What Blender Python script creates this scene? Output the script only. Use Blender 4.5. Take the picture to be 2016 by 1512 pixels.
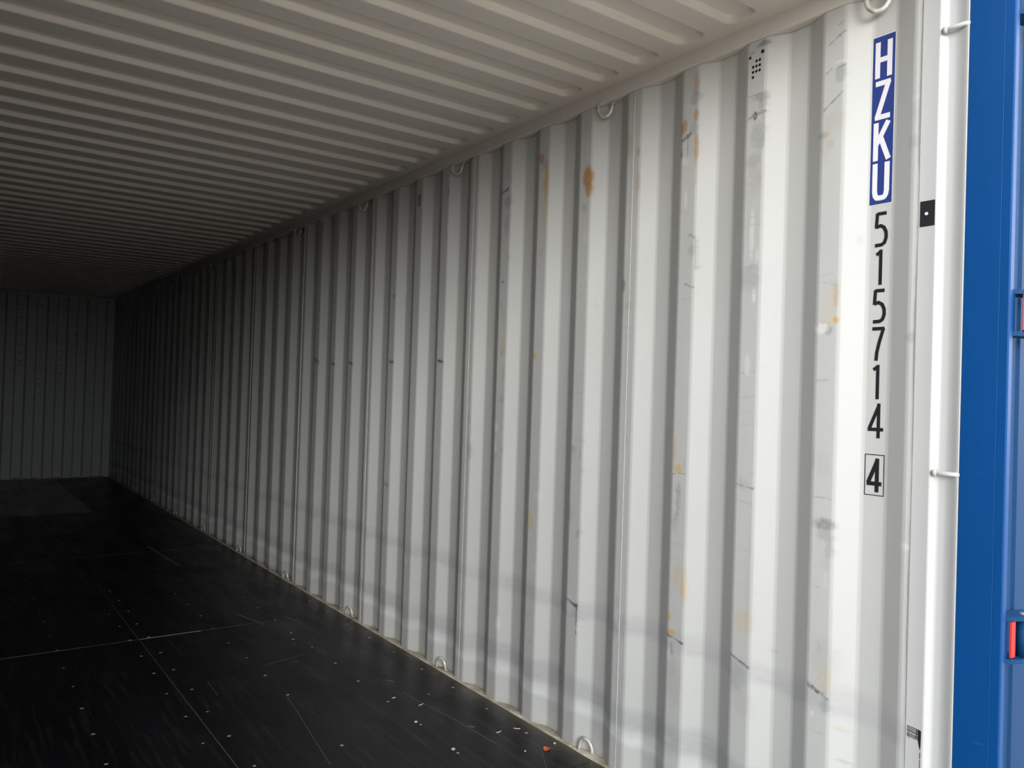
import bpy, bmesh, math, random
import numpy as np
from mathutils import Vector, Matrix
S = bpy.context.scene
for o in list(bpy.data.objects): bpy.data.objects.remove(o)
COL = S.collection

# ------------------------------------------------------------------ camera
YAW, PITCH, ROLL, FPX = 0.62639, 0.013737, 0.032292, 1566.54
cam_d = bpy.data.cameras.new('camera'); cam = bpy.data.objects.new('camera', cam_d); COL.objects.link(cam)
w = Vector((math.sin(YAW)*math.cos(PITCH), math.cos(YAW)*math.cos(PITCH), math.sin(PITCH)))
r0 = Vector((math.cos(YAW), -math.sin(YAW), 0)); u0 = r0.cross(w)
rr = math.cos(ROLL)*r0 + math.sin(ROLL)*u0; uu = -math.sin(ROLL)*r0 + math.cos(ROLL)*u0
M = Matrix((rr, uu, -w)).transposed().to_4x4(); M.translation = Vector((-2.12296, 0.0, 1.40480))
cam.matrix_world = M
cam_d.sensor_width = 36; cam_d.sensor_fit = 'HORIZONTAL'; cam_d.lens = FPX/2016*36
cam_d.clip_start = 0.02; cam_d.clip_end = 400
S.camera = cam

# ------------------------------------------------------------------ light: an overcast sky and nothing else
wd = bpy.data.worlds.new('overcast_sky'); S.world = wd; wd.use_nodes = True
nt = wd.node_tree; nt.nodes.clear()
wo = nt.nodes.new('ShaderNodeOutputWorld'); bg = nt.nodes.new('ShaderNodeBackground')
tc = nt.nodes.new('ShaderNodeTexCoord'); sp = nt.nodes.new('ShaderNodeSeparateXYZ'); cr = nt.nodes.new('ShaderNodeValToRGB')
cr.color_ramp.elements[0].position = 0.0; cr.color_ramp.elements[0].color = (1.0, 1.03, 1.06, 1)
cr.color_ramp.elements[1].position = 1.0; cr.color_ramp.elements[1].color = (.30, .32, .36, 1)
nt.links.new(tc.outputs['Generated'], sp.inputs[0]); nt.links.new(sp.outputs['Z'], cr.inputs[0])
nt.links.new(cr.outputs[0], bg.inputs[0]); nt.links.new(bg.outputs[0], wo.inputs[0])
bg.inputs[1].default_value = 0.70
S.view_settings.view_transform = 'Standard'; S.view_settings.look = 'None'
S.view_settings.gamma = 1.0; S.view_settings.use_curve_mapping = False
S.view_settings.exposure = 2.95
S.cycles.max_bounces = 16; S.cycles.diffuse_bounces = 14; S.cycles.glossy_bounces = 6
S.cycles.caustics_reflective = False; S.cycles.caustics_refractive = False
S.cycles.use_denoising = True
# low hazy sun behind thin cloud, ahead-left of the opening
SUN_AZ, SUN_EL = math.radians(25), math.radians(13)
sl_ = bpy.data.lights.new('hazy_sun', 'SUN'); sl_.energy = 0.30; sl_.angle = math.radians(24); sl_.color = (1.0, .985, .95)
so = bpy.data.objects.new('hazy_sun', sl_); COL.objects.link(so)
so.rotation_euler = Vector((-math.sin(SUN_AZ)*math.cos(SUN_EL), -math.cos(SUN_AZ)*math.cos(SUN_EL), math.sin(SUN_EL))).to_track_quat('Z', 'Y').to_euler()
# the open door end of the container lets the sky in: a portal only guides the sampling of that sky
pl = bpy.data.lights.new('doorway_portal', 'AREA'); pl.shape = 'RECTANGLE'; pl.size = 2.35; pl.size_y = 2.6
pl.cycles.is_portal = True
po = bpy.data.objects.new('doorway_portal', pl); COL.objects.link(po)
po.location = (-1.175, 0.98, 1.3); po.rotation_euler = (math.radians(90), 0, 0)

# ------------------------------------------------------------------ dimensions (metres; x = 0 is the right wall's inner plane)
W = 2.35; PITCHW = 0.278; Y0 = 1.1156; AW = 0.0715; BW = 0.0679; CW = 0.0707; DEP = 0.0315
YB = 13.072; ZT = 2.5814; ZR = 2.638
rng = np.random.default_rng(5); random.seed(5)

# ------------------------------------------------------------------ materials
class NT:
    def __init__(s, name):
        s.m = bpy.data.materials.new(name); s.m.use_nodes = True; s.t = s.m.node_tree
        s.b = s.t.nodes['Principled BSDF']
    def n(s, typ, **k):
        x = s.t.nodes.new(typ)
        for a, v in k.items(): setattr(x, a, v)
        return x
    def l(s, a, b): s.t.links.new(a, b)
    def obj(s): return s.n('ShaderNodeTexCoord').outputs['Object']
    def geo(s): return s.n('ShaderNodeNewGeometry').outputs['Position']
    def noise(s, scale, detail=4, rough=.55, vec=None, sc=(1,1,1)):
        mp = s.n('ShaderNodeMapping'); mp.inputs['Scale'].default_value = sc
        s.l(vec if vec else s.geo(), mp.inputs[0])
        x = s.n('ShaderNodeTexNoise'); x.inputs['Scale'].default_value = scale
        x.inputs['Detail'].default_value = detail; x.inputs['Roughness'].default_value = rough
        s.l(mp.outputs[0], x.inputs['Vector']); return x.outputs[0]
    def ramp(s, v, pts):
        x = s.n('ShaderNodeValToRGB'); e = x.color_ramp.elements
        while len(e) < len(pts): e.new(.5)
        for i, (p, c) in enumerate(pts):
            e[i].position = p; e[i].color = (c if len(c) == 4 else (*c, 1)) if hasattr(c, '__len__') else (c, c, c, 1)
        s.l(v, x.inputs[0]); return x.outputs[0]
    def mix(s, f, a, b, mode='MIX'):
        x = s.n('ShaderNodeMixRGB', blend_type=mode)
        for i, v in enumerate((f, a, b)):
            if hasattr(v, 'links'): s.l(v, x.inputs[i])
            elif hasattr(v, '__len__'): x.inputs[i].default_value = (*v, 1) if len(v) == 3 else v
            else: x.inputs[i].default_value = v
        return x.outputs[0]
    def math(s, op, a, b=0., c=0.):
        x = s.n('ShaderNodeMath', operation=op)
        for i, v in enumerate((a, b, c)):
            if hasattr(v, 'links'): s.l(v, x.inputs[i])
            else: x.inputs[i].default_value = v
        return x.outputs[0]
    def bump(s, h, strength=.2, dist=.002):
        x = s.n('ShaderNodeBump'); x.inputs['Strength'].default_value = strength; x.inputs['Distance'].default_value = dist
        s.l(h, x.inputs['Height']); s.l(x.outputs[0], s.b.inputs['Normal'])
    def fin(s, col=None, rough=.5, spec=.5, metal=0.):
        if col is not None:
            if hasattr(col, 'links'): s.l(col, s.b.inputs['Base Color'])
            else: s.b.inputs['Base Color'].default_value = (*col, 1)
        if hasattr(rough, 'links'): s.l(rough, s.b.inputs['Roughness'])
        else: s.b.inputs['Roughness'].default_value = rough
        s.b.inputs['Specular IOR Level'].default_value = spec; s.b.inputs['Metallic'].default_value = metal
        return s.m

WHITE = (0.53, 0.535, 0.515)
def wall_paint(name, wear, base=WHITE, rgh=.42):
    k = NT(name)
    c = k.mix(k.ramp(k.noise(2.2, 5), [(.35, .0), (.7, 1.)]), base, tuple(v*.965 for v in base))
    if wear:
        z = k.n('ShaderNodeSeparateXYZ'); k.l(k.geo(), z.inputs[0]); y = z.outputs['Y']; z = z.outputs['Z']
        # two rub bands left along the wall by cargo
        nz = k.noise(3., 4, .6, sc=(1, 1, 1)); zz = k.math('ADD', z, k.math('MULTIPLY_ADD', nz, .12, -.06))
        brk = k.ramp(k.noise(1.6, 3, sc=(1, 1.4, .4)), [(.32, .3), (.5, 1.)])
        band = k.ramp(zz, [(.175, 0.), (.2, .9), (.25, .75), (.275, .0)])
        band2 = k.ramp(zz, [(.505, 0.), (.53, .75), (.57, .55), (.60, .0)])
        bb = k.mix(1., band, band2, 'ADD')
        streak = k.ramp(k.noise(30, 3, sc=(1, .25, 3)), [(.3, .6), (.7, 1.)])
        f = k.math('MULTIPLY', k.math('MULTIPLY', bb, brk), k.math('MULTIPLY', streak, .85))
        c = k.mix(f, c, (.37, .37, .375))
        # pale polish marks beside the bands
        band3 = k.ramp(zz, [(.115, 0.), (.14, .8), (.17, .3), (.185, 0.)])
        f3 = k.math('MULTIPLY', k.math('MULTIPLY', band3, brk), k.math('MULTIPLY', streak, .6))
        c = k.mix(f3, c, (.82, .84, .84))
        # old dust low on the wall
        lowd = k.ramp(k.math('ADD', z, k.math('MULTIPLY', nz, .03)), [(.012, .75), (.045, 0.)])
        c = k.mix(k.math('MULTIPLY', lowd, .6), c, (.36, .33, .26))
        at = k.n('ShaderNodeAttribute', attribute_name='wear')
        c = k.mix(at.outputs['Alpha'], c, at.outputs['Color'])
    k.bump(k.noise(14, 3), .08, .004)
    return k.fin(c, rgh, .35)
M_wall = wall_paint('white_wall_paint', True)
M_white = wall_paint('white_paint', False)
M_post = wall_paint('white_post_paint', False, (.50, .505, .495), .3)
M_ceil = wall_paint('ceiling_paint', False, (.69, .665, .62))

def blue(name, base, rgh=.42, spc=.22):
    k = NT(name)
    c = k.mix(k.ramp(k.noise(6, 5, sc=(1, 1, .35)), [(.3, 0.), (.75, 1.)]), base, tuple(v*.86 for v in base))
    sc = k.ramp(k.noise(40, 2, sc=(.4, .4, 5)), [(.72, 0.), (.76, 1.)])
    c = k.mix(k.math('MULTIPLY', sc, .10), c, (.12, .22, .4))
    k.bump(k.noise(18, 3), .12, .003)
    return k.fin(c, rgh, spc)
M_blue = blue('blue_paint', (.001, .055, .205))
M_blue2 = blue('worn_blue_paint', (.004, .042, .125), .55, .15)

def plain(name, c, rough=.5, spec=.5, metal=0.): return NT(name).fin(c, rough, spec, metal)
M_black = plain('black_vinyl', (.012, .012, .014), .45)
M_label = plain('blue_vinyl', (.022, .046, .21), .4)
M_letter = plain('white_vinyl', (.78, .77, .80), .4)
M_vinyl_white = plain('pale_vinyl', (.70, .71, .70), .4)
M_red = plain('red_paint', (.55, .035, .03), .4)
M_zinc = plain('bare_metal', (.55, .55, .52), .35, .5, .6)
M_hole = plain('hole_dark', (.006, .006, .006), .9)
k = NT('ring_metal'); M_ring = k.fin(k.mix(k.ramp(k.noise(40), [(.4, 0.), (.65, 1.)]), (.66, .66, .62), (.45, .43, .36)), .35, .6, .25)
k = NT('worn_metal'); M_screw = k.fin((.42, .41, .38), .4, .5, .1)
k = NT('caulk'); M_caulk = k.fin(k.mix(k.ramp(k.noise(20, 4), [(.4, 0.), (.7, 1.)]), (.74, .74, .72), (.55, .55, .53)), .5)
M_bead = plain('shadow_grey_sealant', (.26, .26, .25), .6)  # grey tone paints a thin shadow gap along the caulked edge
k = NT('dusty_ledge')
c = k.mix(k.ramp(k.noise(7, 5, .6), [(.3, 0.), (.65, 1.)]), (.70, .64, .54), (.32, .28, .21))
c = k.mix(k.math('MULTIPLY', k.ramp(k.noise(11, 3), [(.55, 0.), (.72, 1.)]), .6), c, (.22, .21, .10))
k.bump(k.noise(60, 4), .5, .004); M_ledge = k.fin(c, .8, .2)

# floor: black phenolic plywood with long scuffs, scratches, and dust gathered along the wall
def floor_mat(name, worn_or_reflect):
    k = NT(name)
    xyz = k.n('ShaderNodeSeparateXYZ'); k.l(k.geo(), xyz.inputs[0]); X = xyz.outputs['X']; Y = xyz.outputs['Y']
    base = (.0045, .0047, .0058) if not worn_or_reflect else (.15, .15, .135)  # the pale base paints a reflection of the end wall into the colour
    c = k.mix(k.ramp(k.noise(1.3, 6, .6, sc=(2.4, .5, 1)), [(.35, 0.), (.72, 1.)]), base, tuple(v*1.9+.001 for v in base))
    st = k.ramp(k.noise(16, 5, .65, sc=(2.2, .16, 1)), [(.52, 0.), (.78, 1.)])
    c = k.mix(k.math('MULTIPLY', st, .36), c, (.075, .068, .062))
    fine = k.ramp(k.noise(70, 3, .6, sc=(1, .3, 1)), [(.62, 0.), (.8, 1.)])
    c = k.mix(k.math('MULTIPLY', fine, .10), c, (.13, .12, .11))
    nz = k.noise(5, 5, .6)
    d = k.math('ADD', X, k.math('MULTIPLY_ADD', nz, .16, -.08))
    dust = k.ramp(k.math('MULTIPLY_ADD', d, 4., 1.), [(.45, 0.), (.75, .3), (1., 1.)])   # 0.25 m strip by the wall
    near = k.ramp(k.math('MULTIPLY', Y, .1), [(.30, 1.), (.75, .25)])
    c = k.mix(k.math('MULTIPLY', k.math('MULTIPLY', dust, near), .6), c, (.16, .13, .095))
    k.bump(k.mix(1., st, fine, 'ADD'), .15, .001)
    rough = k.ramp(k.noise(3, 5, .6, sc=(2, .6, 1)), [(.3, .30), (.7, .48)])
    return k.fin(c, rough, .24)
M_floor = floor_mat('black_plywood', False); M_floor2 = floor_mat('plywood_wall_reflection', True)
M_scratch = plain('scratched_wood', (.12, .115, .11), .6, .2)
M_joint = plain('sealed_joint', (.085, .08, .078), .6, .3)
M_joint2 = plain('bright_joint', (.30, .25, .19), .6, .3)
k = NT('gravel_ground')
c = k.mix(k.ramp(k.noise(4, 6, .65), [(.3, 0.), (.7, 1.)]), (.52, .44, .35), (.41, .345, .27))
k.bump(k.noise(40, 5), .6, .02); M_ground = k.fin(c, .95, .1)
k = NT('stone'); M_stone = k.fin(k.mix(k.noise(60), (.5, .47, .42), (.28, .24, .2)), .8)
k = NT('dead_leaf'); M_leaf = k.fin(k.mix(k.noise(90), (.55, .13, .04), (.32, .07, .03)), .7)
M_wood = plain('pale_wood', (.55, .5, .42), .7)

# ------------------------------------------------------------------ helpers
def tag(o, label=None, cat=None, kind=None, group=None):
    if label: o['label'] = label
    if cat: o['category'] = cat
    if kind: o['kind'] = kind
    if group: o['group'] = group
    return o
def empty(name, loc=(0,0,0), **k):
    o = bpy.data.objects.new(name, None); COL.objects.link(o); o.location = loc; o.empty_display_size = .1
    return tag(o, **k)
def link(name, me, parent=None, loc=None, **k):
    o = bpy.data.objects.new(name, me); COL.objects.link(o)
    if loc is not None: o.location = loc
    if parent is not None: o.parent = parent
    return tag(o, **k)
def mesh(name, vs, fs, mats, smooth=False):
    me = bpy.data.meshes.new(name); me.from_pydata([tuple(map(float, v)) for v in vs], [], fs); me.update()
    for m in (mats if isinstance(mats, (list, tuple)) else [mats]): me.materials.append(m)
    if smooth: me.polygons.foreach_set('use_smooth', [True]*len(me.polygons))
    return me
class MB:
    def __init__(s): s.v = []; s.f = []
    def box(s, a, b):
        n = len(s.v); (x0,y0,z0),(x1,y1,z1) = a, b
        s.v += [(x0,y0,z0),(x1,y0,z0),(x1,y1,z0),(x0,y1,z0),(x0,y0,z1),(x1,y0,z1),(x1,y1,z1),(x0,y1,z1)]
        s.f += [tuple(n+i for i in q) for q in ((0,3,2,1),(4,5,6,7),(0,1,5,4),(1,2,6,5),(2,3,7,6),(3,0,4,7))]; return s
    def tube(s, pts, r, n=10, cap=True):
        P = [Vector(p) for p in pts]; rings = []; up = None
        for i, p in enumerate(P):
            t = (P[min(i+1, len(P)-1)] - P[max(i-1, 0)]).normalized()
            if up is None:
                up = t.orthogonal().normalized()
            up = (up - t*up.dot(t)).normalized(); bi = t.cross(up)
            b = len(s.v)
            for j in range(n):
                a = 2*math.pi*j/n; q = p + r*(math.cos(a)*up + math.sin(a)*bi); s.v.append(tuple(q))
            rings.append(b)
        for i in range(len(rings)-1):
            for j in range(n):
                a, b = rings[i], rings[i+1]
                s.f.append((a+j, a+(j+1)%n, b+(j+1)%n, b+j))
        if cap:
            s.f.append(tuple(rings[0]+j for j in reversed(range(n)))); s.f.append(tuple(rings[-1]+j for j in range(n)))
        return s
    def prism(s, poly, h0, h1, f):
        """extrude polygon (list of 2-D points) between h0 and h1; f maps (a,b,h) to xyz"""
        n = len(s.v); m = len(poly)
        for h in (h0, h1): s.v += [f(a, b, h) for a, b in poly]
        s.f.append(tuple(n+i for i in reversed(range(m)))); s.f.append(tuple(n+m+i for i in range(m)))
        for i in range(m): s.f.append((n+i, n+(i+1)%m, n+m+(i+1)%m, n+m+i))
        return s
    def obj(s, name, mat, parent=None, smooth=False, bevel=0, loc=None, **k):
        me = mesh(name, s.v, s.f, mat, smooth)
        bm = bmesh.new(); bm.from_mesh(me); bmesh.ops.recalc_face_normals(bm, faces=bm.faces)
        if bevel: bmesh.ops.bevel(bm, geom=list(bm.edges), offset=bevel, segments=2, affect='EDGES', profile=.5)
        bm.to_mesh(me); bm.free()
        if smooth: me.polygons.foreach_set('use_smooth', [True]*len(me.polygons))
        return link(name, me, parent, loc, **k)

# ------------------------------------------------------------------ wear marks, stored as a colour attribute on the wall sheets
def y_inner(k): return Y0 + (k-1)*PITCHW + 2*BW + CW        # door-side edge of inner flat k
def vnoise(y, z, s, seed):
    """cheap smooth value noise"""
    g = np.random.default_rng(seed).random((64, 64)); a = y*s; b = z*s
    i = np.floor(a).astype(int); j = np.floor(b).astype(int); fa = a-i; fb = b-j
    fa = fa*fa*(3-2*fa); fb = fb*fb*(3-2*fb)
    G = lambda p, q: g[p % 64, q % 64]
    return (G(i,j)*(1-fa)+G(i+1,j)*fa)*(1-fb) + (G(i,j+1)*(1-fa)+G(i+1,j+1)*fa)*fb
def fnoise(y, z, s, seed, asp=1.): return .55*vnoise(y, z*asp, s, seed)+.3*vnoise(y, z*asp, s*2.1, seed+1)+.15*vnoise(y, z*asp, s*4.3, seed+2)
RUST = (.43, .225, .075); OCHRE = (.58, .38, .10); BLK = (.03, .03, .032); GREY = (.30, .31, .31); DUN = (.40, .38, .33); PALE = (.80, .81, .80)
STAMPS = []   # (kind, k, t, z, rt, rz, colour, alpha, ragged)
def blob(k, t, z, rt, rz, c, a, rag=.6): STAMPS.append(('b', k, t, z, rt, rz, c, a, rag))
def line(k, t0, z0, t1, z1, wd, c, a, rag=.4): STAMPS.append(('l', k, t0, z0, t1, z1, wd, c, a, rag))
# t = 0 at the edge nearest the doors (image right), t = 1 deeper in (image left)
line(1, .05, 2.505, .75, 2.478, .005, BLK, .8); line(1, .1, 2.535, .35, 2.528, .004, GREY, .8)
line(1, .0, 2.405, .35, 2.40, .006, BLK, .6); line(1, .6, 2.405, .95, 2.39, .004, BLK, .5)
line(1, .1, 2.325, .9, 2.285, .005, BLK, .75); blob(1, .2, 2.38, .3, .03, GREY, .6)
blob(1, .9, 2.21, .3, .012, GREY, .8); blob(1, .4, 2.25, .6, .05, DUN, .3)
blob(1, .15, 1.73, .16, .05, RUST, .35); blob(1, .35, 1.70, .5, .06, OCHRE, .14)
blob(1, .12, 1.655, .18, .012, OCHRE, .9, .3); blob(1, .6, 1.648, .3, .008, OCHRE, .5); blob(1, .45, 1.625, .25, .02, GREY, .9); blob(1, .75, 1.63, .4, .02, PALE, .6)
line(1, .9, 1.475, .4, 1.48, .004, GREY, .7); line(1, 1., 1.135, .1, 1.13, .003, GREY, .8)
blob(1, .4, 1.055, .6, .022, BLK, .5); blob(1, .3, 1.02, .5, .02, GREY, .5)
line(1, .95, .577, .1, .555, .010, BLK, .8, .8); blob(1, .15, .53, .25, .03, GREY, .6); blob(1, .3, .66, .8, .08, DUN, .35); blob(1, .2, .60, .4, .05, OCHRE, .2)
line(1, .8, .87, .3, .866, .003, GREY, .6)
# flat 2 : breather holes, smears
blob(2, .15, 2.565, .45, .012, BLK, .55); line(2, .05, 2.575, .95, 2.535, .010, GREY, .85)
blob(2, .25, 2.395, .5, .022, GREY, .8); blob(2, .1, 2.37, .3, .03, GREY, .55)
line(2, 1., 2.325, .65, 2.338, .006, BLK, .8); blob(2, .5, 2.335, .14, .017, BLK, .85, .2); blob(2, .5, 2.335, .07, .007, DUN, .8, .1); line(2, .4, 2.338, .0, 2.34, .012, BLK, .6, .9)
line(2, .05, 2.33, .05, 2.23, .003, BLK, .55); blob(2, .3, 2.27, .5, .05, GREY, .5); blob(2, .55, 2.19, .55, .03, GREY, .45); blob(2, .4, 2.13, .5, .07, DUN, .35)
blob(2, .5, 1.95, .16, .10, PALE, .5); blob(2, .6, 1.81, .8, .05, GREY, .4); blob(2, .3, 1.75, .15, .03, PALE, .6)
for zz in (1.50, 1.42, 1.37, 1.33): line(2, .9, zz, .1, zz+.006, .003, GREY, .45)
line(2, 1., 1.14, .05, 1.13, .005, BLK, .55); line(2, .8, 1.085, .1, 1.08, .003, GREY, .6)
line(2, 1., .585, .05, .562, .008, BLK, .85); blob(2, .6, .52, .6, .06, GREY, .45); blob(2, .3, .44, .7, .05, DUN, .3)
blob(2, .4, .70, .6, .05, OCHRE, .28); blob(2, .15, .83, .3, .25, DUN, .25)
# flat 3
blob(3, .15, 2.52, .25, .04, RUST, .55); blob(3, .2, 2.47, .4, .03, GREY, .7)
blob(3, .12, 2.405, .16, .03, RUST, .8); blob(3, .9, 2.375, .28, .035, RUST, .85, .4); blob(3, .25, 2.36, .3, .03, GREY, .5)
line(3, .95, 2.33, .45, 2.345, .012, BLK, .8, .7); line(3, 1., 2.335, 1., 2.27, .005, BLK, .8); line(3, .6, 2.345, .58, 2.25, .003, BLK, .7)
blob(3, .05, 2.29, .16, .06, RUST, .75); line(3, .03, 2.25, .03, 2.16, .006, RUST, .5)
line(3, .35, 1.985, .02, 1.975, .010, BLK, .45, .8); blob(3, .2, 1.93, .25, .03, GREY, .5); line(3, .5, 1.815, .02, 1.80, .008, BLK, .6, .7); line(3, .7, 1.76, .2, 1.76, .003, GREY, .6)
blob(3, .85, 1.23, .12, .06, OCHRE, .5); blob(3, .6, 1.165, .35, .018, OCHRE, .75, .4); line(3, 1., 1.145, .1, 1.15, .003, BLK, .5)
blob(3, .55, 1.06, .22, .085, GREY, .85, 1.); blob(3, .7, .98, .3, .05, GREY, .5, 1.)
blob(3, .3, .79, .6, .06, OCHRE, .28); blob(3, .05, .74, .2, .05, OCHRE, .5)
blob(3, .9, .645, .16, .02, OCHRE, .7); blob(3, .75, .59, .3, .013, OCHRE, .85, .3); line(3, 1., .578, .02, .562, .006, BLK, .9)
blob(3, .75, .53, .28, .035, BLK, .4, 1.); blob(3, .5, .42, .6, .10, DUN, .4)
# flats 4 .. 9
blob(4, .85, 2.38, .3, .06, RUST, .4); blob(4, .1, 2.22, .2, .05, RUST, .35); blob(4, .15, 2.34, .15, .02, GREY, .8); blob(4, .95, 1.84, .18, .03, BLK, .5)
line(5, .6, 2.44, .6, 2.40, .01, OCHRE, .35)
blob(5, .25, 2.30, .5, .055, RUST, .95, .25); blob(5, .15, 2.25, .35, .04, RUST, .8, .3); blob(5, .5, 2.18, .3, .02, GREY, .5)
blob(5, .85, 1.19, .3, .02, GREY, .5); line(5, 1., .577, .05, .562, .012, BLK, .9); line(5, .1, .57, .1, .45, .006, BLK, .85, .7); blob(5, .2, .85, .2, .02, GREY, .5)
blob(6, .75, 2.445, .35, .03, RUST, .8, .3); blob(6, .2, 2.34, .25, .10, OCHRE, .85, .5); blob(6, .3, 2.22, .3, .10, OCHRE, .3)
blob(6, .85, 1.58, .2, .018, OCHRE, .85, .3); blob(6, .75, .86, .35, .05, OCHRE, .5)
line(7, .95, 2.35, .3, 2.362, .014, BLK, .9, .6); blob(7, .3, 2.30, .5, .04, GREY, .75); blob(7, .35, 2.20, .4, .06, GREY, .5); blob(7, .6, 1.93, .15, .01, BLK, .7)
blob(7, .3, 1.62, .35, .05, OCHRE, .35); blob(7, .5, 1.60, .2, .012, RUST, .5)
blob(8, .5, 1.95, .3, .05, GREY, .25); blob(9, .1, 2.45, .12, .02, BLK, .6); blob(10, .7, 2.35, .2, .02, GREY, .5)
line(9, .8, 1.572, .1, 1.565, .012, BLK, .9); line(9, .15, 1.57, .15, 1.5, .005, BLK, .8); line(9, .6, 1.15, .6, 1.0, .01, OCHRE, .3)
for kk in (11, 13, 14): line(kk, .7, 1.578, .1, 1.570, .016, BLK, .85, .8)
blob(11, .3, 1.95, .2, .02, BLK, .6); line(11, .8, .87, .2, .86, .02, GREY, .9); line(13, .8, 1.49, .1, 1.48, .006, BLK, .6)
line(15, .8, 1.60, .1, 1.59, .03, BLK, .5)
# a faint arrow and scuffs on the bright slopes
STAMPS.append(('p', 1.872, 1.925, .008, .065, GREY, .6, .9)); STAMPS.append(('p', 1.868, 1.868, .012, .012, GREY, .7, .6))
STAMPS.append(('p', 1.870, 1.785, .010, .02, (.55,.45,.43), .4, 1.)); STAMPS.append(('p', 1.576, 1.515, .010, .018, (.62,.52,.49), .45, .6))
STAMPS.append(('p', 1.275, 1.885, .012, .014, GREY, .35, .9)); STAMPS.append(('p', 3.05, 1.125, .02, .05, GREY, .35, .9)); STAMPS.append(('p', 2.395, 1.78, .008, .03, GREY, .25, .9))
STAMPS.append(('p', 1.53, .63, .02, .010, GREY, .3, 1.)); STAMPS.append(('p', 1.29, .475, .03, .006, (.5,.45,.32), .6, .5)); STAMPS.append(('p', 1.28, .385, .03, .006, GREY, .5, .8))
# random small dirt on every inner flat
for kk in range(0, 44):
    n = 12 if kk < 9 else 5
    for _ in range(n):
        z = random.choice([random.uniform(.1, 2.5), random.gauss(2.2, .2), random.gauss(.55, .06), random.gauss(1.1, .1)])
        blob(kk, random.random(), z, random.uniform(.08, .4), random.uniform(.006, .05), random.choice([GREY, GREY, DUN, PALE]), random.uniform(.10, .42), random.random())
    for _ in range(n//2):
        z = random.uniform(.2, 2.5); line(kk, random.uniform(.6, 1), z, random.uniform(0, .4), z+random.uniform(-.01, .012), random.uniform(.002, .004), GREY, random.uniform(.15, .5))
    for _ in range(2):
        if random.random() < .5: blob(kk, random.random(), random.uniform(.3, 2.45), random.uniform(.1, .3), random.uniform(.02, .07), OCHRE, random.uniform(.06, .18))
def wear(ys, zs):
    n = len(ys); C = np.tile(np.array(GREY), (n, 1)).astype(float); A = np.zeros(n)
    y_lo, y_hi = ys.min(), ys.max()
    for i, s in enumerate(STAMPS):
        if s[0] == 'p': _, yc, zc, ry, rz, col, al, rag = s
        elif s[0] == 'b':
            _, kk, t, zc, rt, rz, col, al, rag = s; yc = y_inner(kk)+t*AW; ry = rt*AW
        else:
            _, kk, t0, z0, t1, z1, wd_, col, al, rag = s
            ya, yb_ = y_inner(kk)+t0*AW, y_inner(kk)+t1*AW; yc = (ya+yb_)/2; ry = abs(yb_-ya)/2+wd_*2; zc = (z0+z1)/2; rz = abs(z1-z0)/2+wd_*2
        if yc+ry*1.6 < y_lo or yc-ry*1.6 > y_hi: continue
        m = np.where((np.abs(ys-yc) < ry*1.6) & (np.abs(zs-zc) < rz*1.6))[0]
        if not len(m): continue
        y, z = ys[m], zs[m]; nz = fnoise(y+i*.37, z+i*.11, 90., 11+i % 7); nz2 = fnoise(y+i*.2, z, 260., 40+i % 5)
        if s[0] == 'l':
            dy, dz = yb_-ya, z1-z0; L2 = dy*dy+dz*dz
            t = np.clip(((y-ya)*dy+(z-z0)*dz)/L2, 0, 1); d = np.hypot(y-ya-t*dy, z-z0-t*dz) + (nz-.5)*wd_*1.2
            a = np.clip(1.25-d/(wd_*.62), 0, 1)*(1-rag*.8*np.clip(nz2*2-.6, 0, 1))
        else:
            d = np.hypot((y-yc)/ry, (z-zc)/rz)+(nz-.5)*1.1*rag
            a = np.clip((1-d)*(3.2-1.8*rag), 0, 1)*(1-rag*.65*np.clip(nz2*2.2-.7, 0, 1))
        a = a*al
        # marks on inner flats stop at the bend
        C[m] = C[m]*(1-(a/np.maximum(a+A[m]*(1-a), 1e-6)))[:, None] + np.array(col)*(a/np.maximum(a+A[m]*(1-a), 1e-6))[:, None]
        A[m] = a+A[m]*(1-a)
    return np.column_stack([C, A])

# ------------------------------------------------------------------ corrugated wall sheets
def bends(y_start, y_end, first_k):
    """polyline (y, depth) of one sheet, bends rounded; y_start/y_end cut in the middle of inner flats"""
    raw = [(y_start, 0.)]
    kk = first_k
    while True:
        y = Y0 + kk*PITCHW
        for yy, d in ((y, 0.), (y+BW, DEP), (y+BW+CW, DEP), (y+2*BW+CW, 0.)):
            if yy < y_end-1e-4 and yy > y_start: raw.append((yy, d))
        kk += 1
        if Y0 + kk*PITCHW > y_end: break
    raw.append((y_end, raw[-1][1] if raw[-1][1] == 0. else DEP))
    pts = [raw[0]]; R_ = .006
    for i in range(1, len(raw)-1):
        p = np.array(raw[i]); a = np.array(raw[i-1])-p; b = np.array(raw[i+1])-p
        a = a/np.linalg.norm(a); b = b/np.linalg.norm(b)
        for q in (p+a*(R_+.0015), p+a*R_, p+(a+b)*R_*.22 + a*R_*.45, p+(a+b)*R_*.22 + b*R_*.45, p+b*R_, p+b*(R_+.0015)): pts.append(tuple(q))
    pts.append(raw[-1])
    return pts
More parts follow.
